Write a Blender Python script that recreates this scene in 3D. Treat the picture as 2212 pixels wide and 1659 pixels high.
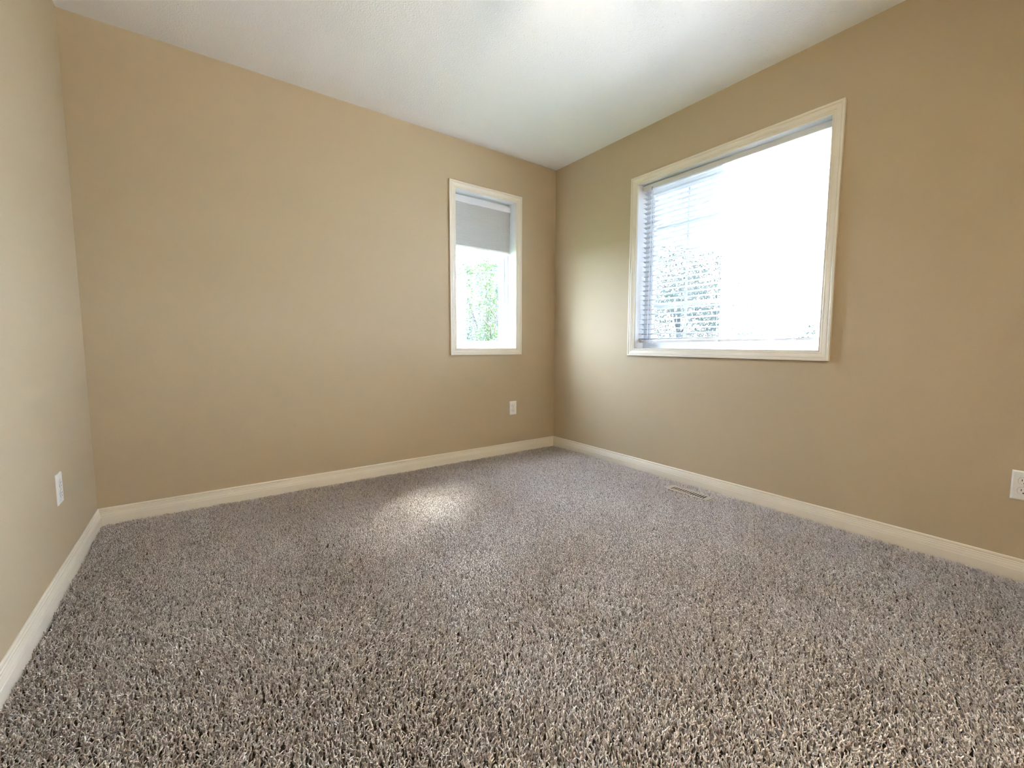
import bpy, bmesh, math, random
import numpy as np
from mathutils import Vector, Matrix

for o in list(bpy.data.objects):
    bpy.data.objects.remove(o, do_unlink=True)
scene = bpy.context.scene
COL = scene.collection
random.seed(7)
rng = np.random.default_rng(11)

# ------------------------------------------------------------------ camera
cam_data = bpy.data.cameras.new('camera')
cam = bpy.data.objects.new('camera', cam_data)
COL.objects.link(cam)
RIGHT = Vector((0.793662, -0.608331, 0.005875)); UP = Vector((0.04818, 0.072478, 0.996206)); FWD = Vector((0.606448, 0.790367, -0.086833))
m = Matrix.Identity(4)
for i in range(3):
    m[i][0], m[i][1], m[i][2], m[i][3] = RIGHT[i], UP[i], -FWD[i], (-2.534255, -3.004276, 0.915529)[i]
cam.matrix_world = m
cam_data.sensor_fit = 'HORIZONTAL'
cam_data.sensor_width = 36.0
cam_data.lens = 931.785 / 2212 * 36.0
cam_data.shift_x = -47.618 / 2212
cam_data.shift_y = -2.342 / 2212
cam_data.clip_start = 0.01
scene.camera = cam

# ------------------------------------------------------------------ light and exposure
scene.view_settings.view_transform = 'Standard'
scene.view_settings.look = 'None'
scene.view_settings.exposure = 0.26
scene.view_settings.gamma = 1.0
scene.view_settings.use_curve_mapping = False
scene.cycles.max_bounces = 14
scene.cycles.diffuse_bounces = 8
scene.cycles.transparent_max_bounces = 24
scene.cycles.sample_clamp_indirect = 25.0
scene.cycles.use_denoising = True
scene.cycles.caustics_reflective = False
scene.cycles.caustics_refractive = False

SKY = 34.0
world = bpy.data.worlds.new('overcast_sky')
scene.world = world
world.use_nodes = True
bg = world.node_tree.nodes['Background']
bg.inputs['Color'].default_value = (0.82, 0.97, 1.26, 1)
# hazy overcast: the cloud cover is brighter on the sun's side of the sky
wn, wl = world.node_tree.nodes, world.node_tree.links
wtc = wn.new('ShaderNodeTexCoord')
wdot = wn.new('ShaderNodeVectorMath'); wdot.operation = 'DOT_PRODUCT'
wdot.inputs[1].default_value = (0.86, 0.28, 0.43)
wl.new(wtc.outputs['Generated'], wdot.inputs[0])
wmr = wn.new('ShaderNodeMapRange')
wmr.inputs['From Min'].default_value = -0.1
wmr.inputs['From Max'].default_value = 1.0
wmr.inputs['To Min'].default_value = SKY
wmr.inputs['To Max'].default_value = SKY * 1.9
wl.new(wdot.outputs['Value'], wmr.inputs['Value'])
wl.new(wmr.outputs['Result'], bg.inputs['Strength'])

sun_data = bpy.data.lights.new('hazy_sun', 'SUN')
sun_data.energy = 95.0
sun_data.angle = math.radians(15)
sun_data.color = (1.0, 0.97, 0.93)
sun = bpy.data.objects.new('hazy_sun', sun_data)
COL.objects.link(sun)
sun.rotation_euler = Vector((-0.62, -0.60, -1.0)).to_track_quat('-Z', 'Y').to_euler()

HALL_FILL_POWER = 125.0
hall_data = bpy.data.lights.new('hall_fill_lamp', 'AREA')
hall_data.shape = 'DISK'; hall_data.size = 0.6; hall_data.energy = HALL_FILL_POWER; hall_data.color = (1.0, 0.90, 0.77)
hall = bpy.data.objects.new('hall_fill_lamp', hall_data)
COL.objects.link(hall)
hall.location = (-1.5, -4.55, 1.70)
hall.rotation_euler = (math.pi, 0, 0)     # unseen fill lamp, added to bounce soft light off the hall ceiling
LAMP = (-1.47, -1.91)
UPLIGHT_POWER = 36.0

# ------------------------------------------------------------------ dimensions
L = 2.992          # wall A runs from x=-L to x=0 at y=0, wall B along x=0, wall C along x=-L
BACK = -3.75
HC = 2.44
PILE = 0.022       # floor slab sits this far under the carpet surface (z = 0)
TH = 0.16          # wall thickness

# ------------------------------------------------------------------ helpers
def tag(o, label=None, cat=None, group=None, kind=None):
    if label: o['label'] = label
    if cat: o['category'] = cat
    if group: o['group'] = group
    if kind: o['kind'] = kind
    return o

def empty(name, loc, **kw):
    o = bpy.data.objects.new(name, None)
    o.empty_display_size = 0.1
    COL.objects.link(o)
    o.location = loc
    return tag(o, **kw)

def obj(name, bm, mat, parent=None, smooth=False, origin=None, **kw):
    bmesh.ops.recalc_face_normals(bm, faces=bm.faces[:])
    off = Vector(parent.location) if parent is not None else Vector((0, 0, 0))
    if parent is not None and parent.parent is not None:
        off = off + Vector(parent.parent.location)
    if parent is None and origin is not None:
        off = Vector(origin)
    bmesh.ops.translate(bm, verts=bm.verts[:], vec=-off)
    me = bpy.data.meshes.new(name)
    bm.to_mesh(me)
    bm.free()
    me.materials.append(mat)
    if smooth:
        for p in me.polygons:
            p.use_smooth = True
    o = bpy.data.objects.new(name, me)
    COL.objects.link(o)
    if parent is not None:
        o.parent = parent
    elif origin is not None:
        o.location = origin
    return tag(o, **kw)

def add_box(bm, lo, hi, bevel=0.0):
    lo, hi = Vector(lo), Vector(hi)
    r = bmesh.ops.create_cube(bm, size=1.0)
    vs = r['verts']
    c, s = (lo + hi) / 2, hi - lo
    for v in vs:
        v.co = Vector((v.co.x * s.x, v.co.y * s.y, v.co.z * s.z)) + c
    if bevel > 0:
        es = list({e for v in vs for e in v.link_edges})
        bmesh.ops.bevel(bm, geom=es, offset=bevel, segments=2, affect='EDGES', profile=0.6)

def box(lo, hi, bevel=0.0):
    bm = bmesh.new()
    add_box(bm, lo, hi, bevel)
    return bm

def add_tube(bm, p0, p1, r0, r1=None, n=8):
    r1 = r0 if r1 is None else r1
    p0, p1 = Vector(p0), Vector(p1)
    d = (p1 - p0).normalized()
    a = d.orthogonal().normalized()
    b = d.cross(a)
    ring = []
    for p, r in ((p0, r0), (p1, r1)):
        ring.append([bm.verts.new(p + a * (r * math.cos(2 * math.pi * i / n)) + b * (r * math.sin(2 * math.pi * i / n))) for i in range(n)])
    for i in range(n):
        j = (i + 1) % n
        bm.faces.new((ring[0][i], ring[0][j], ring[1][j], ring[1][i]))
    bm.faces.new(ring[0][::-1])
    bm.faces.new(ring[1])

def sweep_rect(a0, a1, z0, z1, profile, to):
    """mitred moulding round a rectangle; profile = (distance in from the outer edge, height off the wall)"""
    bm = bmesh.new()
    rows = []
    for u, d in profile:
        rows.append([bm.verts.new(to(a, z, d)) for a, z in
                     ((a0 + u, z0 + u), (a1 - u, z0 + u), (a1 - u, z1 - u), (a0 + u, z1 - u))])
    n = len(rows)
    for k in range(n):
        r, q = rows[k], rows[(k + 1) % n]
        for i in range(4):
            j = (i + 1) % 4
            bm.faces.new((r[i], r[j], q[j], q[i]))
    return bm

def ring_box(a0, a1, z0, z1, w, d0, d1, to, bevel=0.002):
    """plain frame of member width w between depths d0 and d1"""
    b = bevel
    prof = [(0, d0), (0, d1 - b), (b, d1), (w - b, d1), (w, d1 - b), (w, d0)]
    return sweep_rect(a0, a1, z0, z1, prof, to)

def extrude_profile(profile, start, end, to):
    """profile = (depth, z) polygon swept along the wall from start to end (start/end may depend on depth: mitre)"""
    bm = bmesh.new()
    A = [bm.verts.new(to(start(d), z, d)) for d, z in profile]
    B = [bm.verts.new(to(end(d), z, d)) for d, z in profile]
    n = len(profile)
    for i in range(n):
        j = (i + 1) % n
        bm.faces.new((A[i], A[j], B[j], B[i]))
    bm.faces.new(A[::-1])
    bm.faces.new(B)
    return bm

toA = lambda a, z, d: (a, -d, z)            # d = into the room
toB = lambda a, z, d: (-d, a, z)
toC = lambda a, z, d: (-L + d, a, z)
toD = lambda a, z, d: (a, BACK + d, z)

# ------------------------------------------------------------------ materials
def base_mat(name):
    mt = bpy.data.materials.new(name)
    mt.use_nodes = True
    nt = mt.node_tree
    return mt, nt, nt.nodes['Principled BSDF']

def mat(name, color, rough=0.5, bump=None, var=None, metallic=0.0, spec=0.5):
    """bump = (scale, distance, detail); var = (scale, amount) gentle colour mottling of the thing itself"""
    mt, nt, p = base_mat(name)
    p.inputs['Base Color'].default_value = (*color, 1)
    p.inputs['Roughness'].default_value = rough
    p.inputs['Metallic'].default_value = metallic
    p.inputs['Specular IOR Level'].default_value = spec
    tc = nt.nodes.new('ShaderNodeTexCoord')
    if bump:
        nz = nt.nodes.new('ShaderNodeTexNoise')
        nz.inputs['Scale'].default_value = bump[0]
        nz.inputs['Detail'].default_value = bump[2]
        bp = nt.nodes.new('ShaderNodeBump')
        bp.inputs['Distance'].default_value = bump[1]
        bp.inputs['Strength'].default_value = 1.0
        nt.links.new(tc.outputs['Object'], nz.inputs['Vector'])
        nt.links.new(nz.outputs['Fac'], bp.inputs['Height'])
        nt.links.new(bp.outputs['Normal'], p.inputs['Normal'])
    if var:
        n2 = nt.nodes.new('ShaderNodeTexNoise')
        n2.inputs['Scale'].default_value = var[0]
        n2.inputs['Detail'].default_value = 3
        mx = nt.nodes.new('ShaderNodeMix')
        mx.data_type = 'RGBA'
        mx.inputs['A'].default_value = (*[c * (1 - var[1]) for c in color], 1)
        mx.inputs['B'].default_value = (*[min(1, c * (1 + var[1])) for c in color], 1)
        nt.links.new(tc.outputs['Object'], n2.inputs['Vector'])
        nt.links.new(n2.outputs['Fac'], mx.inputs['Factor'])
        nt.links.new(mx.outputs['Result'], p.inputs['Base Color'])
    return mt

WALL_C = (0.50, 0.405, 0.262)
M = {}
M['wall'] = mat('tan_wall_paint', WALL_C, 0.62, bump=(260, 0.0006, 2), var=(2.5, 0.015), spec=0.35)
M['hall'] = mat('pale_fill_hall_paint', (0.80, 0.76, 0.70), 0.7, bump=(260, 0.0006, 2), var=(2.5, 0.015), spec=0.3)
M['trim'] = mat('cream_trim_paint', (0.77, 0.71, 0.585), 0.32, var=(3, 0.01))
M['vinyl'] = mat('white_window_vinyl', (0.76, 0.78, 0.80), 0.35, var=(6, 0.01))
M['jamb'] = mat('white_jamb_paint', (0.78, 0.79, 0.79), 0.4, bump=(60, 0.0002, 2))
M['plate'] = mat('white_outlet_plastic', (0.80, 0.79, 0.75), 0.3, var=(30, 0.01))
M['slot'] = mat('dark_slot', (0.02, 0.018, 0.016), 0.6, var=(80, 0.2))
M['gap'] = mat('outlet_gap_shade', (0.22, 0.215, 0.20), 0.6, var=(80, 0.1))
M['screw'] = mat('plate_screw', (0.62, 0.61, 0.58), 0.35, metallic=0.4, var=(90, 0.05))
M['rail'] = mat('shade_rail_white', (0.78, 0.79, 0.81), 0.35, var=(10, 0.01))
M['blind_rail'] = mat('blind_rail_metal', (0.72, 0.715, 0.70), 0.35, var=(10, 0.02))
M['cord'] = mat('blind_cord', (0.82, 0.83, 0.83), 0.6, var=(200, 0.05))
M['fabric'] = mat('grey_cellular_fabric', (0.53, 0.535, 0.52), 0.85, bump=(420, 0.0003, 2), var=(120, 0.03), spec=0.2)
M['vent'] = mat('beige_register_metal', (0.50, 0.43, 0.33), 0.42, var=(25, 0.04))
M['duct'] = mat('dark_duct_metal', (0.018, 0.013, 0.009), 0.8, var=(25, 0.2))
M['damper'] = mat('brown_damper_metal', (0.12, 0.07, 0.03), 0.6, var=(25, 0.15))
M['lamp_metal'] = mat('brushed_lamp_metal', (0.35, 0.34, 0.33), 0.4, metallic=0.8, var=(40, 0.05))
M['backing'] = mat('carpet_backing', (0.08, 0.06, 0.045), 0.95, bump=(300, 0.002, 3), var=(90, 0.3), spec=0.1)
M['bark'] = mat('grey_brown_bark', (0.035, 0.028, 0.025), 0.9, bump=(40, 0.01, 4), var=(20, 0.3), spec=0.1)
M['roof'] = mat('grey_shingle_roof', (0.20, 0.20, 0.21), 0.9, bump=(30, 0.01, 3), var=(8, 0.25))
M['house_trim'] = mat('white_house_trim', (0.8, 0.8, 0.8), 0.5, var=(5, 0.03))

# ceiling: white with sprayed texture
def ceiling_mat():
    mt, nt, p = base_mat('white_textured_ceiling')
    p.inputs['Base Color'].default_value = (0.86, 0.855, 0.84, 1)
    p.inputs['Roughness'].default_value = 0.9
    p.inputs['Specular IOR Level'].default_value = 0.15
    tc = nt.nodes.new('ShaderNodeTexCoord')
    n1 = nt.nodes.new('ShaderNodeTexNoise'); n1.inputs['Scale'].default_value = 130; n1.inputs['Detail'].default_value = 3
    v = nt.nodes.new('ShaderNodeTexVoronoi'); v.inputs['Scale'].default_value = 28
    v.inputs['Randomness'].default_value = 1.0
    r = nt.nodes.new('ShaderNodeMapRange')
    r.inputs['From Min'].default_value = 0.0; r.inputs['From Max'].default_value = 0.13
    r.inputs['To Min'].default_value = 1.0; r.inputs['To Max'].default_value = 0.0
    ad = nt.nodes.new('ShaderNodeMath'); ad.operation = 'MULTIPLY_ADD'; ad.inputs[1].default_value = 0.9
    bp = nt.nodes.new('ShaderNodeBump'); bp.inputs['Distance'].default_value = 0.0022
    nt.links.new(tc.outputs['Object'], n1.inputs['Vector'])
    nt.links.new(tc.outputs['Object'], v.inputs['Vector'])
    nt.links.new(v.outputs['Distance'], r.inputs['Value'])
    nt.links.new(r.outputs['Result'], ad.inputs[0])
    nt.links.new(n1.outputs['Fac'], ad.inputs[2])
    nt.links.new(ad.outputs['Value'], bp.inputs['Height'])
    nt.links.new(bp.outputs['Normal'], p.inputs['Normal'])
    return mt
M['ceiling'] = ceiling_mat()

def glass_mat():
    mt, nt, p = base_mat('window_glass')
    nt.nodes.remove(p)
    out = nt.nodes['Material Output']
    tr = nt.nodes.new('ShaderNodeBsdfTransparent'); tr.inputs['Color'].default_value = (0.95, 0.975, 0.975, 1)
    gl = nt.nodes.new('ShaderNodeBsdfGlossy'); gl.inputs['Roughness'].default_value = 0.02
    lw = nt.nodes.new('ShaderNodeLayerWeight'); lw.inputs['Blend'].default_value = 0.3
    pw = nt.nodes.new('ShaderNodeMath'); pw.operation = 'POWER'; pw.inputs[1].default_value = 3.0
    fr = nt.nodes.new('ShaderNodeMath'); fr.operation = 'MULTIPLY_ADD'; fr.inputs[1].default_value = 0.35; fr.inputs[2].default_value = 0.03
    nt.links.new(lw.outputs['Facing'], pw.inputs[0])
    nt.links.new(pw.outputs['Value'], fr.inputs[0])
    mx = nt.nodes.new('ShaderNodeMixShader')
    nt.links.new(fr.outputs['Value'], mx.inputs['Fac'])
    nt.links.new(tr.outputs['BSDF'], mx.inputs[1])
    nt.links.new(gl.outputs['BSDF'], mx.inputs[2])
    nt.links.new(mx.outputs['Shader'], out.inputs['Surface'])
    return mt
M['glass'] = glass_mat()

def screen_mat():
    mt, nt, p = base_mat('grey_insect_mesh')
    nt.nodes.remove(p)
    out = nt.nodes['Material Output']
    tr = nt.nodes.new('ShaderNodeBsdfTransparent'); tr.inputs['Color'].default_value = (1, 1, 1, 1)
    df = nt.nodes.new('ShaderNodeBsdfDiffuse'); df.inputs['Color'].default_value = (0.16, 0.17, 0.18, 1)
    mx = nt.nodes.new('ShaderNodeMixShader'); mx.inputs['Fac'].default_value = 0.62
    nt.links.new(tr.outputs['BSDF'], mx.inputs[1])
    nt.links.new(df.outputs['BSDF'], mx.inputs[2])
    nt.links.new(mx.outputs['Shader'], out.inputs['Surface'])
    return mt
M['screen'] = screen_mat()

def translucent_mat(name, color, trans, fac, rough=0.5, var=None):
    mt, nt, p = base_mat(name)
    out = nt.nodes['Material Output']
    p.inputs['Base Color'].default_value = (*color, 1)
    p.inputs['Roughness'].default_value = rough
    t = nt.nodes.new('ShaderNodeBsdfTranslucent'); t.inputs['Color'].default_value = (*trans, 1)
    mx = nt.nodes.new('ShaderNodeMixShader'); mx.inputs['Fac'].default_value = fac
    nt.links.new(p.outputs['BSDF'], mx.inputs[1])
    nt.links.new(t.outputs['BSDF'], mx.inputs[2])
    nt.links.new(mx.outputs['Shader'], out.inputs['Surface'])
    if var:
        at = nt.nodes.new('ShaderNodeAttribute'); at.attribute_name = 'tint'
        for node, c in ((p.inputs['Base Color'], color), (t.inputs['Color'], trans)):
            x = nt.nodes.new('ShaderNodeMix'); x.data_type = 'RGBA'
            x.inputs['A'].default_value = (*[k * (1 - var) for k in c], 1)
            x.inputs['B'].default_value = (*[min(1, k * (1 + var)) for k in c], 1)
            nt.links.new(at.outputs['Fac'], x.inputs['Factor'])
            nt.links.new(x.outputs['Result'], node)
    return mt
M['slat'] = translucent_mat('white_blind_slat', (0.46, 0.48, 0.50), (0.6, 0.64, 0.68), 0.03, 0.40)
M['leaf_yellow'] = translucent_mat('yellow_green_leaves', (0.020, 0.033, 0.008), (0.027, 0.046, 0.010), 0.4, 0.5, 0.4)
M['leaf_green'] = translucent_mat('soft_green_leaves', (0.019, 0.030, 0.018), (0.025, 0.042, 0.022), 0.4, 0.5, 0.4)
M['leaf_blue'] = translucent_mat('blue_green_leaves', (0.042, 0.070, 0.049), (0.055, 0.092, 0.062), 0.4, 0.5, 0.4)
M['concrete'] = mat('pale_concrete', (0.74, 0.73, 0.72), 0.85, bump=(40, 0.004, 4), var=(2, 0.08), spec=0.2)
M['leaf_dark'] = translucent_mat('dark_shrub_leaves', (0.009, 0.015, 0.010), (0.012, 0.020, 0.012), 0.4, 0.5, 0.4)
M['lawn'] = mat('lawn_green', (0.05, 0.085, 0.03), 0.95, bump=(60, 0.03, 4), var=(3, 0.3), spec=0.1)

def siding_mat():
    mt, nt, p = base_mat('white_lap_siding')
    p.inputs['Roughness'].default_value = 0.6
    tc = nt.nodes.new('ShaderNodeTexCoord')
    nz = nt.nodes.new('ShaderNodeTexNoise'); nz.inputs['Scale'].default_value = 3
    mx = nt.nodes.new('ShaderNodeMix'); mx.data_type = 'RGBA'
    mx.inputs['A'].default_value = (0.05, 0.054, 0.054, 1); mx.inputs['B'].default_value = (0.06, 0.064, 0.064, 1)
    nt.links.new(tc.outputs['Object'], nz.inputs['Vector'])
    nt.links.new(nz.outputs['Fac'], mx.inputs['Factor'])
    nt.links.new(mx.outputs['Result'], p.inputs['Base Color'])
    return mt
M['siding'] = siding_mat()

def carpet_mat():
    mt, nt, p = base_mat('taupe_carpet_yarn')
    p.inputs['Roughness'].default_value = 0.9
    p.inputs['Specular IOR Level'].default_value = 0.15
    p.inputs['Sheen Weight'].default_value = 0.25
    p.inputs['Sheen Roughness'].default_value = 0.5
    at = nt.nodes.new('ShaderNodeAttribute'); at.attribute_name = 'tint'
    cr = nt.nodes.new('ShaderNodeValToRGB')
    e = cr.color_ramp.elements
    e[0].position = 0.0; e[0].color = (0.21, 0.155, 0.125, 1)
    e[1].position = 1.0; e[1].color = (0.95, 0.90, 0.85, 1)
    k = e.new(0.25); k.color = (0.52, 0.44, 0.39, 1)
    k = e.new(0.6); k.color = (0.77, 0.695, 0.64, 1)
    nt.links.new(at.outputs['Fac'], cr.inputs['Fac'])
    nt.links.new(cr.outputs['Color'], p.inputs['Base Color'])
    return mt
M['carpet'] = carpet_mat()

# ------------------------------------------------------------------ room shell
# openings in the wall face (inside of the casing, where the jamb liner starts)
A_OPEN = (-0.9876, -0.4255, 0.8855, 2.0868)
B_OPEN = (-2.127, -0.9151, 0.8933, 2.0668)

def wall_with_hole(a0, a1, z0, z1, hole, to):
    """one wall slab of thickness TH behind its face with a rectangular hole, as one clean mesh"""
    bm = bmesh.new()
    h0, h1, hz0, hz1 = hole
    av, zv = [a0, h0, h1, a1], [z0, hz0, hz1, z1]
    F = [[bm.verts.new(to(a, z, 0)) for z in zv] for a in av]
    K = [[bm.verts.new(to(a, z, -TH)) for z in zv] for a in av]
    for g in (F, K):
        for i in range(3):
            for j in range(3):
                if (i, j) != (1, 1):
                    bm.faces.new((g[i][j], g[i + 1][j], g[i + 1][j + 1], g[i][j + 1]))
    rim = [(0, 0), (1, 0), (2, 0), (3, 0), (3, 1), (3, 2), (3, 3), (2, 3), (1, 3), (0, 3), (0, 2), (0, 1)]
    hol = [(1, 1), (2, 1), (2, 2), (1, 2)]
    for loop in (rim, hol):
        for k in range(len(loop)):
            (i, j), (p, q) = loop[k], loop[(k + 1) % len(loop)]
            bm.faces.new((F[i][j], F[p][q], K[p][q], K[i][j]))
    return bm

obj('wall_back', wall_with_hole(-L - TH, TH, -PILE - 0.1, HC, A_OPEN, toA), M['wall'],
    label='tan painted wall at the back with the narrow shaded window', cat='wall', kind='structure')
obj('wall_right', wall_with_hole(BACK - TH, 0.0, -PILE - 0.1, HC, B_OPEN, toB), M['wall'],
    label='tan painted wall on the right with the wide slatted window', cat='wall', kind='structure')
obj('wall_left', box((-L - TH, BACK - TH, -PILE - 0.1), (-L, 0.0, HC)), M['wall'],
    label='plain tan painted wall at the left edge of the photo', cat='wall', kind='structure')
# doorway and lit hall behind the camera are unseen, added for fill light
DX0, DX1, DZ, HY = -2.05, -1.12, 2.06, BACK - TH - 1.25
bm = box((-L, BACK - TH, -PILE - 0.1), (DX0, BACK, HC))
add_box(bm, (DX1, BACK - TH, -PILE - 0.1), (0.0, BACK, HC))
add_box(bm, (DX0, BACK - TH, DZ), (DX1, BACK, HC))
obj('wall_front', bm, M['wall'],
    label='tan wall behind the camera with a doorway added to let fill light in', cat='wall', kind='structure')
bm = box((-2.9, HY - 0.1, -PILE - 0.1), (0.0, HY, HC))
add_box(bm, (-3.0, HY - 0.1, -PILE - 0.1), (-2.9, BACK - TH, HC))
add_box(bm, (0.0, HY - 0.1, -PILE - 0.1), (0.1, BACK - TH, HC))
obj('wall_fill_hall', bm, M['hall'], label='unseen pale hall walls added to bounce fill light through the doorway', cat='wall', kind='structure')
obj('ceiling_fill_hall', box((-3.0, HY - 0.1, HC), (0.1, BACK - TH, HC + 0.1)), M['ceiling'],
    label='unseen white hall ceiling added to bounce fill light through the doorway', cat='ceiling', kind='structure')
obj('floor_fill_hall', box((-3.0, HY - 0.1, -PILE - 0.1), (0.1, BACK, -PILE)), M['hall'],
    label='unseen pale hall floor added to bounce fill light through the doorway', cat='floor', kind='structure')
obj('ceiling', box((-L - TH, BACK - TH, HC), (TH, TH, HC + 0.15)), M['ceiling'],
    label='white ceiling with a fine sprayed texture', cat='ceiling', kind='structure')
# floor register hole
VX0, VX1, VY0, VY1 = -0.197, -0.107, -1.650, -1.352      # outer flange of the register
def floor_bm():
    bm = bmesh.new()
    h = (VX0 + 0.018, VX1 - 0.018, VY0 + 0.02, VY1 - 0.02)
    av, zv = [-L, h[0], h[1], 0.0], [BACK, h[2], h[3], 0.0]
    F = [[bm.verts.new((a, z, -PILE)) for z in zv] for a in av]
    K = [[bm.verts.new((a, z, -PILE - 0.1)) for z in zv] for a in av]
    for q in (F, K):
        for i in range(3):
            for j in range(3):
                if (i, j) != (1, 1):
                    bm.faces.new((q[i][j], q[i + 1][j], q[i + 1][j + 1], q[i][j + 1]))
    rim = [(0, 0), (1, 0), (2, 0), (3, 0), (3, 1), (3, 2), (3, 3), (2, 3), (1, 3), (0, 3), (0, 2), (0, 1)]
    for loop in (rim, [(1, 1), (2, 1), (2, 2), (1, 2)]):
        for k in range(len(loop)):
            (i, j), (p, q) = loop[k], loop[(k + 1) % len(loop)]
            bm.faces.new((F[i][j], F[p][q], K[p][q], K[i][j]))
    return bm
obj('floor', floor_bm(), M['backing'], label='floor under the taupe carpet pile', cat='floor', kind='structure')

# baseboards (colonial profile)
BB = [(0, -PILE), (0.0135, -PILE), (0.0135, 0.0375), (0.0128, 0.0395), (0.0112, 0.0405), (0.0118, 0.0425), (0.0105, 0.050),
      (0.0088, 0.0565), (0.0092, 0.0590), (0.0082, 0.0612), (0.0062, 0.0622), (0.0070, 0.0645), (0.0072, 0.0670),
      (0.0055, 0.0690), (0.0044, 0.0700), (0.0056, 0.0725), (0.0060, 0.0780), (0.0048, 0.0822), (0.0030, 0.0835), (0, 0.0835)]
obj('baseboard_back', extrude_profile(BB, lambda d: -L + d, lambda d: -d, toA), M['trim'],
    label='cream moulded baseboard along the back wall', cat='baseboard', kind='structure')
obj('baseboard_right', extrude_profile(BB, lambda d: -d, lambda d: BACK + d, toB), M['trim'],
    label='cream moulded baseboard along the right wall by the floor register', cat='baseboard', kind='structure')
obj('baseboard_left', extrude_profile(BB, lambda d: -d, lambda d: BACK + d, toC), M['trim'],
    label='cream moulded baseboard along the left wall', cat='baseboard', kind='structure')
obj('baseboard_front', extrude_profile(BB, lambda d: -L + d, lambda d: DX0, toD), M['trim'],
    label='cream moulded baseboard behind the camera', cat='baseboard', kind='structure')

# ------------------------------------------------------------------ windows
CASE = [(0, 0), (0, 0.0150), (0.0015, 0.0165), (0.0100, 0.0165), (0.0125, 0.0150), (0.0135, 0.0128), (0.0155, 0.0138),
        (0.0200, 0.0140), (0.0260, 0.0128), (0.0330, 0.0108), (0.0360, 0.0102), (0.0372, 0.0086), (0.0390, 0.0096),
        (0.0430, 0.0096), (0.0455, 0.0082), (0.0468, 0.0068), (0.0490, 0.0080), (0.0530, 0.0080), (0.0545, 0.0060), (0.0545, 0)]

def window_common(root, outer, opening, to, depth):
    a0, a1, z0, z1 = outer
    obj('casing', sweep_rect(a0, a1, z0, z1, CASE, to), M['trim'], root)
    o0, o1, p0, p1 = opening
    obj('jamb', sweep_rect(o0, o1, p0, p1, [(0, 0.0), (0.0, -depth), (0.004, -depth), (0.004, 0.0)], to), M['jamb'], root)

# --- window 1: the narrow one on the back wall
w1 = empty('window_1', (-0.70, 0, 0.8855), label='narrow cream cased window near the corner of the back wall', cat='window', kind='structure')
window_common(w1, (-1.0365, -0.3755, 0.8370, 2.1340), A_OPEN, toA, TH)
a0, a1, z0, z1 = A_OPEN[0] + 0.004, A_OPEN[1] - 0.004, A_OPEN[2] + 0.004, A_OPEN[3] - 0.004
obj('frame', sweep_rect(a0, a1, z0, z1, [(0, -TH), (0, -0.112), (0.002, -0.110), (0.026, -0.110), (0.028, -0.112),
                                         (0.028, -0.120), (0.034, -0.121), (0.034, -TH)], toA), M['vinyl'], w1)
s1 = obj('sash', sweep_rect(a0 + 0.036, a1 - 0.036, z0 + 0.022, z1 - 0.022,
                            [(0, -0.150), (0, -0.122), (0.002, -0.120), (0.022, -0.120), (0.026, -0.124), (0.036, -0.130), (0.038, -0.132), (0.038, -0.150)], toA), M['vinyl'], w1)
obj('glass_pane', box((a0 + 0.070, 0.138, z0 + 0.056), (a1 - 0.070, 0.142, z1 - 0.056)), M['glass'], s1)

# --- window 2: the wide slider on the right wall
w2 = empty('window_2', (0, -1.52, 0.8933), label='wide cream cased sliding window on the right wall', cat='window', kind='structure')
window_common(w2, (-2.1760, -0.8610, 0.8440, 2.1160), B_OPEN, toB, TH)
b0, b1, c0, c1 = B_OPEN[0] + 0.004, B_OPEN[1] - 0.004, B_OPEN[2] + 0.004, B_OPEN[3] - 0.004
obj('frame', sweep_rect(b0, b1, c0, c1, [(0, -TH), (0, -0.102), (0.002, -0.100), (0.028, -0.100), (0.030, -0.102), (0.030, -TH)], toB), M['vinyl'], w2)
ymid = (b0 + b1) / 2 - 0.005
def slider_sash(y0, y1, x0):
    st = sweep_rect(y0, y1, c0 + 0.028, c1 - 0.028, [(0, -x0 - 0.022), (0, -x0 - 0.002), (0.002, -x0), (0.034, -x0), (0.040, -x0 - 0.006), (0.040, -x0 - 0.022)], toB)
    s = obj('sash', st, M['vinyl'], w2)
    obj('glass_pane', box((x0 + 0.009, y0 + 0.038, c0 + 0.066), (x0 + 0.012, y1 - 0.038, c1 - 0.066)), M['glass'], s)
    bm = bmesh.new()
    yc = (y0 + y1) / 2
    add_box(bm, (x0 + 0.013, yc - 0.008, c0 + 0.066), (x0 + 0.018, yc + 0.008, c1 - 0.066))
    for zz in (1.205, 1.760):
        add_box(bm, (x0 + 0.0125, y0 + 0.038, zz - 0.008), (x0 + 0.0175, y1 - 0.038, zz + 0.008))
    obj('grille', bm, M['vinyl'], s)
    return s
slider_sash(ymid - 0.030, b1 - 0.028, 0.106)
slider_sash(b0 + 0.028, ymid + 0.030, 0.130)
scr = obj('insect_screen', box((0.154, ymid, c0 + 0.030), (0.155, b1 - 0.030, c1 - 0.030)), M['screen'], w2)

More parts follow.
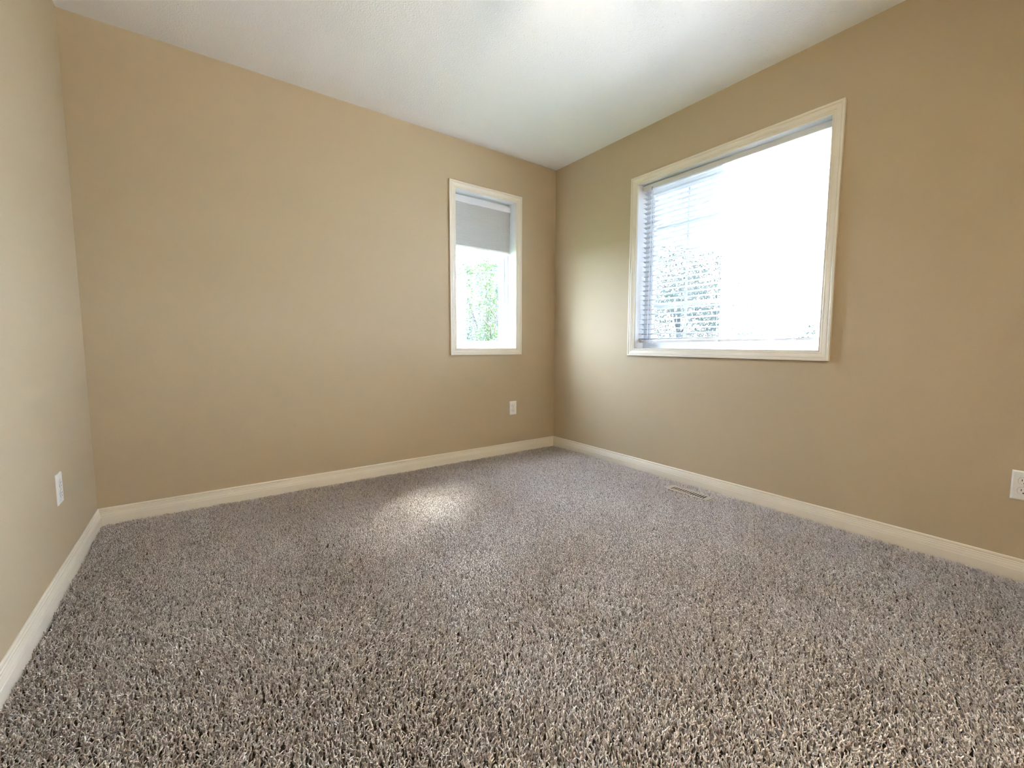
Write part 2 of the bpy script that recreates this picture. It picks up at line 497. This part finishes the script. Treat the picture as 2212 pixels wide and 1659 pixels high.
# ------------------------------------------------------------------ blinds
# venetian blind
vb = empty('venetian_blind', (0.060, -1.521, 0.9420), label='white horizontal slat blind lowered in the wide right window', cat='blind')
BY0, BY1 = -2.118, -0.925
obj('headrail', box((0.040, BY0, 2.0240), (0.082, BY1, 2.0570), 0.0025), M['blind_rail'], vb)
NS = 31
ZT, ZB = 2.006, 0.9735
CHORD, CROWN, TILT = 0.040, 0.0055, math.radians(-6)
def slat_mesh():
    bm = bmesh.new()
    n = 6
    top, bot = [], []
    for i in range(n + 1):
        u = (i / n - 0.5)
        x, z = u * CHORD, CROWN * (1 - 4 * u * u) - CROWN / 2
        for lst, dz in ((top, 0.0003), (bot, -0.0003)):
            # slats stand almost level, inner edge a touch higher
            xx = x * math.cos(TILT) - (z + dz) * math.sin(TILT)
            zz = x * math.sin(TILT) + (z + dz) * math.cos(TILT)
            lst.append((xx, zz))
    loop = top + bot[::-1]
    hw = (BY1 - BY0) / 2 - 0.003
    A = [bm.verts.new((x, -hw, z)) for x, z in loop]
    B = [bm.verts.new((x, hw, z)) for x, z in loop]
    m_ = len(loop)
    for i in range(m_):
        j = (i + 1) % m_
        bm.faces.new((A[i], A[j], B[j], B[i]))
    bm.faces.new(A[::-1]); bm.faces.new(B)
    return bm
bm = slat_mesh()
bmesh.ops.translate(bm, verts=bm.verts[:], vec=(0.060, -1.521, ZT))
slat0 = obj('slat', bm, M['slat'], vb)
for k in range(1, NS):
    s = slat0.copy(); COL.objects.link(s); s.parent = vb
    f = k / (NS - 1)
    s.location = (random.uniform(-0.0008, 0.0008), 0, (ZB - ZT) * f)
    # the bottom few follow the slightly crooked bottom rail
    s.rotation_euler = (random.uniform(-0.0012, 0.0012) - 0.010 * max(0, f - 0.85) / 0.15, 0, 0)
bm = box((0.046, BY0 + 0.001, 0.9440), (0.074, BY1 - 0.001, 0.9600), 0.003)
bmesh.ops.rotate(bm, cent=(0.060, -1.521, 0.952), matrix=Matrix.Rotation(-0.0095, 3, 'X'), verts=bm.verts[:])
brail = obj('bottom_rail', bm, M['blind_rail'], vb)
for yl in (-1.020, -1.530, -1.982):
    bm = bmesh.new()
    zr = 0.952 + (-(yl + 1.521)) * 0.0095
    for xx, dy in ((0.0405, 0.0), (0.0795, 0.0), (0.060, 0.012)):
        add_tube(bm, (xx, yl + dy, 2.026), (xx, yl + dy, zr + 0.004), 0.0009, n=6)
    for k in range(NS):
        zz = ZT + (ZB - ZT) * k / (NS - 1) - 0.004
        add_tube(bm, (0.0405, yl, zz - 0.0038), (0.0795, yl, zz + 0.0052), 0.0005, n=4)
    obj('ladder_cord', bm, M['cord'], vb)
    bm = bmesh.new()
    add_tube(bm, (0.060, yl, zr - 0.012), (0.060, yl, zr - 0.006), 0.012, n=16)
    add_box(bm, (0.0425, yl - 0.010, zr - 0.008), (0.0465, yl + 0.010, zr + 0.007), 0.001)
    obj('cord_button', bm, M['vinyl'], brail)
bm = bmesh.new()
add_tube(bm, (0.036, -1.010, 2.010), (0.034, -1.004, 1.000), 0.0032, n=6)
add_tube(bm, (0.034, -1.004, 1.000), (0.034, -1.004, 0.985), 0.0045, 0.0030, n=8)
obj('tilt_wand', bm, M['vinyl'], vb, smooth=False)
bm = bmesh.new()
add_tube(bm, (0.038, -1.010, 2.034), (0.034, -1.010, 2.020), 0.0022, n=6)
add_tube(bm, (0.034, -1.010, 2.020), (0.036, -1.010, 2.008), 0.0022, n=6)
obj('wand_hook', bm, M['slot'], vb)

# cellular shade
cs = empty('cellular_shade', (-0.7065, 0.090, 1.680), label='grey pleated cellular shade drawn partway down the narrow back window', cat='shade')
SX0, SX1 = -0.980, -0.4335
obj('headrail', box((SX0, 0.070, 2.0180), (SX1, 0.108, 2.0620), 0.003), M['rail'], cs)
bm = bmesh.new()
NP = 34
zt, zb = 2.0185, 1.6925
front, back = [], []
for k in range(2 * NP + 1):
    z = zt + (zb - zt) * k / (2 * NP)
    out = k % 2
    # the lowest cells bulge where the fabric gathers on the rail
    front.append((0.0835 - (0.0017 if out else 0.0), z))
    back.append((0.0965 + (0.0020 if out else 0.0), z))
fx0, fx1 = SX0 + 0.002, SX1 - 0.004
for line in (front, back):
    P = [bm.verts.new((fx0, y, z)) for y, z in line]
    Q = [bm.verts.new((fx1, y, z)) for y, z in line]
    for k in range(len(line) - 1):
        bm.faces.new((P[k], P[k + 1], Q[k + 1], Q[k]))
for k in range(0, 2 * NP + 1, 2):      # glue lines between the cells
    f, b = front[k], back[k]
    v = [bm.verts.new((x, y, z)) for x, (y, z) in ((fx0, f), (fx1, f), (fx1, b), (fx0, b))]
    bm.faces.new(v)
bmesh.ops.remove_doubles(bm, verts=bm.verts[:], dist=1e-5)
obj('fabric', bm, M['fabric'], cs)
obj('bottom_rail', box((SX0, 0.076, 1.6800), (SX1 + 0.001, 0.104, 1.6930), 0.003), M['rail'], cs)
bm = bmesh.new()
add_box(bm, (-0.735, 0.0735, 1.6800), (-0.700, 0.0765, 1.6870), 0.001)
obj('pull_tab', bm, M['rail'], cs)

# ------------------------------------------------------------------ outlets
def disc_flat(bm, c, r, to, d0, d1, n=24, clip=None):
    A, B = [], []
    for i in range(n):
        t = 2 * math.pi * i / n
        a, z = r * math.cos(t), r * math.sin(t)
        if clip: z = max(-clip, min(clip, z))
        A.append(bm.verts.new(to(c[0] + a, c[1] + z, d0)))
        B.append(bm.verts.new(to(c[0] + a, c[1] + z, d1)))
    for i in range(n):
        j = (i + 1) % n
        bm.faces.new((A[i], A[j], B[j], B[i]))
    bm.faces.new(A); bm.faces.new(B)

def outlet(a, z, to, label):
    root = empty('wall_outlet', to(a, z, 0), label=label, cat='outlet', group='duplex wall outlets')
    w, h = 0.0350, 0.0585
    prof = [(0, 0), (0, 0.0022), (0.0012, 0.0038), (0.0042, 0.0056), (0.0060, 0.0060)]
    bm = bmesh.new()
    rows = []
    for u, d in prof:
        rows.append([bm.verts.new(to(x, y, d)) for x, y in ((a - w + u, z - h + u), (a + w - u, z - h + u), (a + w - u, z + h - u), (a - w + u, z + h - u))])
    for r, q in zip(rows, rows[1:]):
        for i in range(4):
            bm.faces.new((r[i], r[(i + 1) % 4], q[(i + 1) % 4], q[i]))
    bm.faces.new(rows[-1]); bm.faces.new(rows[0][::-1])
    obj('cover_plate', bm, M['plate'], root)
    for s in (1, -1):
        zc = z + s * 0.0195
        bm = bmesh.new()
        disc_flat(bm, (a, zc), 0.0176, to, 0.0058, 0.0061, 28, 0.0147)     # grey disc, shade of the gap round the receptacle put into its colour
        obj('gap_shade_ring', bm, M['gap'], root)
        bm = bmesh.new()
        disc_flat(bm, (a, zc), 0.0168, to, 0.0056, 0.0078, 28, 0.0140)
        rec = obj('receptacle', bm, M['plate'], root)
        for dx, hh in ((-0.0063, 0.0048), (0.0063, 0.0040)):
            bm = bmesh.new()
            lo, hi = to(a + dx - 0.0011, zc + 0.0030 - hh, 0.0070), to(a + dx + 0.0011, zc + 0.0030 + hh, 0.0080)
            add_box(bm, [min(p, q) for p, q in zip(lo, hi)], [max(p, q) for p, q in zip(lo, hi)])
            obj('slot', bm, M['slot'], rec)
        bm = bmesh.new()
        disc_flat(bm, (a, zc - 0.0082), 0.0027, to, 0.0070, 0.0080, 12)
        obj('ground_hole', bm, M['slot'], rec)
    bm = bmesh.new()
    disc_flat(bm, (a, z), 0.0031, to, 0.0058, 0.0068, 14)
    obj('screw', bm, M['screw'], root)
    return root
outlet(-0.4555, 0.382, toA, 'white duplex outlet on the back wall under the narrow window')
outlet(-2.8660, 0.3765, toB, 'white duplex outlet on the right wall cut by the photo edge')
outlet(-0.6480, 0.3650, toC, 'white duplex outlet on the left wall seen edge on')

# ------------------------------------------------------------------ floor register
vr = empty('floor_register', ((VX0 + VX1) / 2, (VY0 + VY1) / 2, -PILE), label='beige metal floor register set in the carpet under the wide window', cat='vent')
NSL = 14
sy0, sy1 = VY0 + 0.030, VY1 - 0.030
sx0, sx1 = VX0 + 0.019, VX1 - 0.019
zt_ = 0.0004
bm = bmesh.new()
pitch = (sy1 - sy0) / NSL
# flange ring
for lo, hi in (((VX0, VY0, zt_ - 0.004), (sx0, VY1, zt_)), ((sx1, VY0, zt_ - 0.004), (VX1, VY1, zt_)),
               ((sx0, VY0, zt_ - 0.004), (sx1, sy0, zt_)), ((sx0, sy1, zt_ - 0.004), (sx1, VY1, zt_))):
    add_box(bm, lo, hi)
bmesh.ops.remove_doubles(bm, verts=bm.verts[:], dist=1e-5)
obj('face_plate', bm, M['vent'], vr)
for k in range(NSL + 1):
    yc = sy0 + pitch * k
    bm = bmesh.new()
    # louvre bars stand on edge and lean a little
    hw = pitch * 0.21
    v = []
    for x in (sx0, sx1):
        v.append([bm.verts.new((x, yc + p, q)) for p, q in ((-hw, zt_), (hw, zt_), (hw * 0.6 + 0.001, zt_ - 0.003), (-hw * 0.6 + 0.001, zt_ - 0.003))])
    for i in range(4):
        j = (i + 1) % 4
        bm.faces.new((v[0][i], v[0][j], v[1][j], v[1][i]))
    bm.faces.new(v[0][::-1]); bm.faces.new(v[1])
    obj('louver', bm, M['vent'], vr)
bm = bmesh.new()       # open-topped duct box
dx0, dx1, dy0, dy1, dzb, dzt = sx0 - 0.001, sx1 + 0.001, VY0 + 0.021, VY1 - 0.021, -0.095, zt_ - 0.004
vb_ = [bm.verts.new(p) for p in ((dx0, dy0, dzb), (dx1, dy0, dzb), (dx1, dy1, dzb), (dx0, dy1, dzb), (dx0, dy0, dzt), (dx1, dy0, dzt), (dx1, dy1, dzt), (dx0, dy1, dzt))]
bm.faces.new(vb_[:4])
for i in range(4):
    j = (i + 1) % 4
    bm.faces.new((vb_[i], vb_[j], vb_[4 + j], vb_[4 + i]))
obj('duct_box', bm, M['duct'], vr)
bm = bmesh.new()
add_box(bm, (sx0, (sy0 + sy1) / 2 + 0.004, -0.0140), (sx1, sy1, -0.0120))
obj('damper', bm, M['damper'], vr)
bm = bmesh.new()
add_box(bm, (sx0 - 0.008, (sy0 + sy1) / 2 - 0.004, zt_), (sx0 - 0.002, (sy0 + sy1) / 2 + 0.004, zt_ + 0.003), 0.0008)
obj('damper_lever', bm, M['vent'], vr)

# ------------------------------------------------------------------ ceiling light (just above the frame)
cl = empty('ceiling_light', (LAMP[0], LAMP[1], HC), label='round flush ceiling light hanging in the middle of the room', cat='ceiling light')
bm = bmesh.new(); add_tube(bm, (LAMP[0], LAMP[1], HC - 0.025), (LAMP[0], LAMP[1], HC), 0.065, 0.070, n=32)
obj('canopy', bm, M['lamp_metal'], cl, smooth=False)
bm = bmesh.new(); add_tube(bm, (LAMP[0], LAMP[1], 2.255), (LAMP[0], LAMP[1], HC - 0.02), 0.010, n=12)
obj('stem', bm, M['lamp_metal'], cl)
bm = bmesh.new()       # unseen metal bowl, upturned rim added to keep bulb light on the ceiling
prev = None
for r, z in ((0.0, 2.250), (0.120, 2.252), (0.150, 2.262), (0.160, 2.2930), (0.157, 2.2930), (0.147, 2.2655), (0.118, 2.256), (0.0, 2.255)):
    if r == 0.0:
        ring = [bm.verts.new((LAMP[0], LAMP[1], z))] * 48
    else:
        ring = [bm.verts.new((LAMP[0] + r * math.cos(2 * math.pi * i / 48), LAMP[1] + r * math.sin(2 * math.pi * i / 48), z)) for i in range(48)]
    if prev:
        for i in range(48):
            j = (i + 1) % 48
            f = []
            for v in (prev[i], prev[j], ring[j], ring[i]):
                if v not in f: f.append(v)
            bm.faces.new(f)
    prev = ring
obj('bowl', bm, M['lamp_metal'], cl, smooth=True)
for deg in (24, 84, 144, 204, 264, 324):          # unseen leaf plates on stalks, added to cast the soft ceiling shadows
    t = math.radians(deg)
    c, s_ = math.cos(t), math.sin(t)
    P = lambda rr, tt, z: (LAMP[0] + rr * c - tt * s_, LAMP[1] + rr * s_ + tt * c, z)
    bm = bmesh.new()
    add_tube(bm, P(0.158, 0, 2.288), P(0.158, 0, 2.304), 0.0015, n=6)
    out = [(0.023 * math.cos(q), 2.3140 + 0.0140 * math.sin(q)) for q in [2 * math.pi * k / 16 for k in range(16)]]
    f = [bm.verts.new(P(0.1565, tt, z)) for tt, z in out]
    g = [bm.verts.new(P(0.1585, tt, z)) for tt, z in out]
    bm.faces.new(f); bm.faces.new(g)
    for i in range(16):
        j = (i + 1) % 16
        bm.faces.new((f[i], f[j], g[j], g[i]))
    obj('shadow_leaf', bm, M['lamp_metal'], cl)
def light(name, typ, loc, power, color, parent, **kw):
    d = bpy.data.lights.new(name, typ)
    d.energy = power; d.color = color
    for k, v in kw.items(): setattr(d, k, v)
    o = bpy.data.objects.new(name, d); COL.objects.link(o)
    o.parent = parent
    o.location = Vector(loc) - Vector(parent.location)
    return o
light('uplight_bulb', 'POINT', (LAMP[0], LAMP[1] , 2.275), UPLIGHT_POWER, (1.0, 0.86, 0.72), cl, shadow_soft_size=0.016)

# ------------------------------------------------------------------ carpet pile (one object of yarn tufts)
def carpet():
    sp = 0.0098                      # tufts, three yarn ends in each
    nx, ny = int(L / sp), int(-BACK / sp)
    gx, gy = np.meshgrid((np.arange(nx) + 0.5) * L / nx - L, (np.arange(ny) + 0.5) * BACK / ny, indexing='ij')
    x = gx.ravel() + rng.uniform(-0.5, 0.5, nx * ny) * sp * 1.1
    y = gy.ravel() + rng.uniform(-0.5, 0.5, nx * ny) * sp * 1.1
    tuft_a = rng.uniform(0, 2 * np.pi, nx * ny)
    tuft_t = rng.normal(0, 0.10, nx * ny)
    x = np.repeat(x, 3) + rng.normal(0, 0.0013, nx * ny * 3)
    y = np.repeat(y, 3) + rng.normal(0, 0.0013, nx * ny * 3)
    tuft_a = np.repeat(tuft_a, 3) + np.tile([0, 2.1, 4.2], nx * ny) + rng.normal(0, 0.5, nx * ny * 3)
    tuft_t = np.repeat(tuft_t, 3)
    mrg = 0.0165
    keep = (x > -L + mrg) & (x < -mrg) & (y < -mrg) & (y > BACK + mrg)
    keep &= ~((x > VX0 + 0.003) & (x < VX1 - 0.003) & (y > VY0 + 0.003) & (y < VY1 - 0.003))
    x, y, tuft_a, tuft_t = x[keep], y[keep], tuft_a[keep], tuft_t[keep]
    n = len(x)
    # pile direction wanders over the floor (footprints and vacuum tracks)
    def field(seed, s):
        r = np.random.default_rng(seed)
        f = np.zeros(n)
        for k in range(14):
            w = r.normal(0, s, 2); ph = r.uniform(0, 6.28)
            f += np.sin(w[0] * x + w[1] * y + ph)
        return f / np.sqrt(7)
    lx = 0.55 * field(1, 4.0) + 0.35 * field(2, 11.0)
    ly = 0.55 * field(3, 4.0) + 0.35 * field(4, 11.0)
    crush = np.clip(field(5, 6.0), -1.5, 1.5)
    flat = np.clip(0.5 + 0.42 * (x + 1.6) - 0.22 * (y + 1.6), 0, 1)     # pile pressed flatter towards the room's near right
    lean = rng.uniform(0.0018, 0.0062, n)
    dx = lean * np.cos(tuft_a) + 0.0018 * lx + 0.0022 * flat
    dy = lean * np.sin(tuft_a) + 0.0018 * ly + 0.0016 * flat
    ztip = rng.normal(-0.0012, 0.0024, n) - 0.0009 * crush
    zroot = -PILE + 0.0005
    curl = rng.normal(0, 0.0020, (4, n))
    rad = rng.uniform(0.0014, 0.0020, n)
    root = np.stack([x, y, np.full(n, zroot)], 1)
    hgt = ztip - zroot
    low = np.stack([x + dx * 0.25 + curl[0] * 0.6, y + dy * 0.25 + curl[1] * 0.6, zroot + hgt * 0.45], 1)
    mid = np.stack([x + dx * 0.80 + curl[2], y + dy * 0.80 + curl[3], zroot + hgt * 0.84], 1)
    tip = np.stack([x + dx * 1.75 + curl[2] * 0.3, y + dy * 1.75 + curl[3] * 0.3, ztip], 1)
    for a in (low, mid, tip):      # keep tufts inside the room
        a[:, 0] = np.clip(a[:, 0], -L + 0.0150, -0.0150)
        a[:, 1] = np.clip(a[:, 1], BACK + 0.0150, -0.0150)
    t0 = rng.uniform(0, 2 * np.pi, n)
    NV = 11
    verts = np.empty((n, NV, 3), np.float32)
    for k in range(3):
        a = t0 + k * 2 * np.pi / 3
        for q, (c_, tw, f) in enumerate(((root, 0.0, 0.8), (low, 0.9, 1.0), (mid, 1.8, 1.05))):   # a twisted yarn
            off = np.stack([np.cos(a + tw), np.sin(a + tw), 0.3 * np.sin(a + tw)], 1)
            verts[:, 3 * q + k] = c_ + off * (rad * f)[:, None]
    tdir = tip - mid
    tdir /= np.linalg.norm(tdir, axis=1)[:, None] + 1e-9
    side = np.stack([-tdir[:, 1], tdir[:, 0], np.zeros(n)], 1)
    side /= np.linalg.norm(side, axis=1)[:, None] + 1e-9
    verts[:, 9] = tip + side * (rad * 0.8)[:, None]
    verts[:, 10] = tip - side * (rad * 0.8)[:, None]
    tube = [[0, 1, 4], [0, 4, 3], [1, 2, 5], [1, 5, 4], [2, 0, 3], [2, 3, 5]]
    fan = np.array(tube + [[i + 3 for i in t] for t in tube] + [[6, 7, 9], [7, 10, 9], [7, 8, 10], [8, 6, 10], [6, 9, 10]], np.int32)
    faces = (np.arange(n, dtype=np.int32)[:, None, None] * NV + fan[None]).reshape(-1, 3)
    me = bpy.data.meshes.new('carpet_pile')
    me.vertices.add(n * NV)
    me.vertices.foreach_set('co', verts.reshape(-1))
    nf = len(faces)
    me.loops.add(nf * 3)
    me.loops.foreach_set('vertex_index', faces.reshape(-1))
    me.polygons.add(nf)
    me.polygons.foreach_set('loop_start', np.arange(nf, dtype=np.int32) * 3)
    me.update(calc_edges=True)
    me.polygons.foreach_set('use_smooth', np.ones(nf, dtype=bool))
    tint = np.clip(rng.beta(2.2, 1.4, n) + tuft_t, 0, 1).astype(np.float32)
    at = me.attributes.new('tint', 'FLOAT', 'POINT')
    at.data.foreach_set('value', np.repeat(tint, NV))
    me.materials.append(M['carpet'])
    o = bpy.data.objects.new('carpet_pile', me)
    COL.objects.link(o)
    tag(o, label='flecked taupe twisted carpet pile covering the whole floor', cat='carpet', kind='stuff')
carpet()

# ------------------------------------------------------------------ outside
GZ = -0.45
obj('ground', box((-25, TH + 0.02, GZ - 0.2), (40, 45, GZ)), M['lawn'], label='lawn outside beyond the back wall', cat='lawn', kind='structure')
obj('reflector', box((TH + 0.02, -9, GZ - 0.2), (9.0, TH + 0.02, GZ)), M['concrete'], label='pale concrete patio added unseen below the wide window to brighten the ceiling', cat='reflector', kind='structure')  # unseen pale ground, added to bounce daylight up through the blind
obj('ground', box((9.0, -35, GZ - 0.2), (40, TH + 0.02, GZ)), M['lawn'], label='lawn outside beyond the wide window', cat='lawn', kind='structure')

def leaves_mesh(name, blobs, count, size, mt, parent, seed):
    """leaf cards scattered through ellipsoid blobs; each leaf is a small folded quad"""
    r = np.random.default_rng(seed)
    vol = np.array([b[3] * b[4] * b[5] for b in blobs]); vol /= vol.sum()
    idx = r.choice(len(blobs), count, p=vol)
    b = np.array(blobs)[idx]
    d = r.normal(size=(count, 3)); d /= np.linalg.norm(d, axis=1)[:, None]
    rr = r.uniform(0.25, 1, count) ** 0.5
    c = b[:, :3] + d * rr[:, None] * b[:, 3:6]
    u = r.normal(size=(count, 3)); u /= np.linalg.norm(u, axis=1)[:, None]
    w = np.cross(u, r.normal(size=(count, 3))); w /= np.linalg.norm(w, axis=1)[:, None]
    nrm = np.cross(u, w)
    s = size * r.uniform(0.6, 1.3, count)[:, None]
    V = np.stack([c - u * s, c + w * s * 0.42 + nrm * s * 0.15, c + u * s, c - w * s * 0.42 + nrm * s * 0.15], 1).astype(np.float32)
    F = (np.arange(count)[:, None, None] * 4 + np.array([[0, 1, 2], [0, 2, 3]])[None]).reshape(-1, 3)
    me = bpy.data.meshes.new(name)
    off = np.array(parent.location, np.float32)
    me.from_pydata((V.reshape(-1, 3) - off).tolist(), [], F.tolist())
    at = me.attributes.new('tint', 'FLOAT', 'POINT')
    at.data.foreach_set('value', np.repeat(r.uniform(0, 1, count).astype(np.float32), 4))
    me.materials.append(mt)
    o = bpy.data.objects.new(name, me); COL.objects.link(o); o.parent = parent
    return o

def tree(loc, height, blobs, count, size, mt, branches, label, group, name='tree', seed=1, tr=0.06):
    root = empty(name, (loc[0], loc[1], GZ), label=label, cat='tree' if 'tree' in name else 'shrub', group=group)
    bm = bmesh.new()
    top = (loc[0], loc[1], GZ + height * 0.55)
    add_tube(bm, (loc[0], loc[1], GZ), top, tr, tr * 0.7, n=10)
    for p0, p1, ra, rb in branches:
        add_tube(bm, p0, p1, ra, rb, n=7)
    for b in blobs:
        add_tube(bm, (loc[0], loc[1], GZ + height * 0.35), (b[0], b[1], b[2]), tr * 0.5, tr * 0.15, n=7)
    obj('trunk', bm, M['bark'], root)
    leaves_mesh('foliage', blobs, count, size, mt, root, seed)
    return root

# slender tree right outside the narrow window, forking where the window shows it
tx, ty = 0.88, 2.60
tree((tx, ty), 1.9, [(0.86, ty, 1.95, 0.13, 0.14, 0.30), (0.93, ty + 0.05, 1.50, 0.16, 0.16, 0.28), (0.62, ty + 0.3, 2.05, 0.34, 0.30, 0.10),
                     (0.90, ty, 1.02, 0.24, 0.22, 0.24), (0.62, ty + 0.1, 1.62, 0.09, 0.10, 0.30)], 2700, 0.024, M['leaf_yellow'],
     [((0.784, ty - 0.2, 1.471), (0.911, ty - 0.2, 1.299), 0.007, 0.010), ((0.911, ty - 0.2, 1.299), (1.034, ty - 0.2, 1.137), 0.010, 0.008),
      ((0.925, ty - 0.2, 1.400), (0.880, ty - 0.2, 1.10), 0.007, 0.011), ((0.642, ty - 0.2, 1.309), (0.800, ty - 0.2, 1.190), 0.006, 0.009),
      ((0.800, ty - 0.2, 1.190), (0.880, ty - 0.1, 1.02), 0.009, 0.012), ((0.915, ty - 0.2, 1.55), (0.925, ty - 0.2, 1.36), 0.005, 0.007)],
     'slender yellow-green tree seen close outside the narrow back window', 'trees outside the windows', seed=3, tr=0.02)
# unseen tall tree, added so its crown thins the sun at the narrow window
tree((3.0, 3.9), 8.0, [(2.30, 2.90, 6.4, 1.35, 1.25, 1.4), (2.9, 3.6, 7.0, 1.2, 1.1, 1.2)], 5200, 0.062, M['leaf_green'], [],
     'tall unseen tree added outside between the two windows to thin the sun', 'trees outside the windows', seed=9, tr=0.10)
# paler trees farther behind it
tree((3.6, 7.2), 3.6, [(3.6, 7.2, 1.5, 0.75, 0.7, 1.0), (4.6, 6.9, 1.9, 0.9, 0.8, 1.3), (2.7, 7.6, 0.75, 0.9, 0.7, 0.75), (3.7, 7.0, 2.7, 0.7, 0.6, 0.6), (2.8, 7.3, 2.95, 0.5, 0.5, 0.30)], 19000, 0.034, M['leaf_green'], [],
     'pale green bushy tree behind the slender tree outside the back window', 'trees outside the windows', seed=4)
# trees beyond the wide window
tree((6.9, 3.4), 4.6, [(6.6, 3.2, 1.6, 1.0, 1.1, 1.1), (7.0, 2.6, 2.2, 0.9, 1.0, 0.9), (7.0, 3.8, 2.5, 1.0, 1.0, 1.0), (6.9, 2.0, 1.4, 0.8, 0.8, 0.7)], 11000, 0.042, M['leaf_blue'], [],
     'tall loose tree beyond the left pane of the wide window', 'trees outside the windows', seed=5)
for k, (sx, sy, st, lab) in enumerate(((10.2, 3.1, 1.60, 'clipped green shrub left in the row beyond the wide window'),
                                       (10.4, 1.42, 1.70, 'clipped green shrub midway in the row beyond the wide window'),
                                       (10.6, -0.25, 1.60, 'clipped green shrub right in the row beyond the wide window'))):
    tree((sx, sy), 1.4, [(sx, sy, st - 1.05, 0.8, 0.78, 1.0), (sx - 0.2, sy + 0.25, st - 1.1, 0.5, 0.45, 0.95), (sx, sy - 0.25, st - 1.15, 0.5, 0.45, 0.95)], 9000, 0.038, M['leaf_dark'], [],
         lab, 'shrub row beyond the wide window', name='shrub', seed=20 + k)

# neighbouring house with lap siding
nh = empty('neighbor_house', (9.0, 15.0, GZ), label='pale house with lap siding far behind the back window', cat='house')
bm = bmesh.new()
X0, X1, Y0, Y1, H0 = 6.0, 13.0, 11.2, 19.0, 3.9
lap = 0.115
prof = []
z = GZ
while z < H0:
    prof += [(0.018, z), (0.0, z + lap)]
    z += lap
rows = []
for d, z in prof:
    rows.append([bm.verts.new(p) for p in ((X0 - d, Y0 - d, z), (X1 + d, Y0 - d, z), (X1 + d, Y1 + d, z), (X0 - d, Y1 + d, z))])
for r, q in zip(rows, rows[1:]):
    for i in range(4):
        bm.faces.new((r[i], r[(i + 1) % 4], q[(i + 1) % 4], q[i]))
bm.faces.new(rows[-1]); bm.faces.new(rows[0][::-1])
obj('siding_wall', bm, M['siding'], nh)
bm = bmesh.new()
ov = 0.35
e = [bm.verts.new(p) for p in ((X0 - ov, Y0 - ov, H0), (X1 + ov, Y0 - ov, H0), (X1 + ov, Y1 + ov, H0), (X0 - ov, Y1 + ov, H0))]
rg = [bm.verts.new(p) for p in (((X0 + X1) / 2, Y0 + 2.2, H0 + 1.5), ((X0 + X1) / 2, Y1 - 2.2, H0 + 1.5))]
bm.faces.new((e[0], e[1], rg[0])); bm.faces.new((e[1], e[2], rg[1], rg[0]))
bm.faces.new((e[2], e[3], rg[1])); bm.faces.new((e[3], e[0], rg[0], rg[1])); bm.faces.new(e[::-1])
obj('roof', bm, M['roof'], nh)
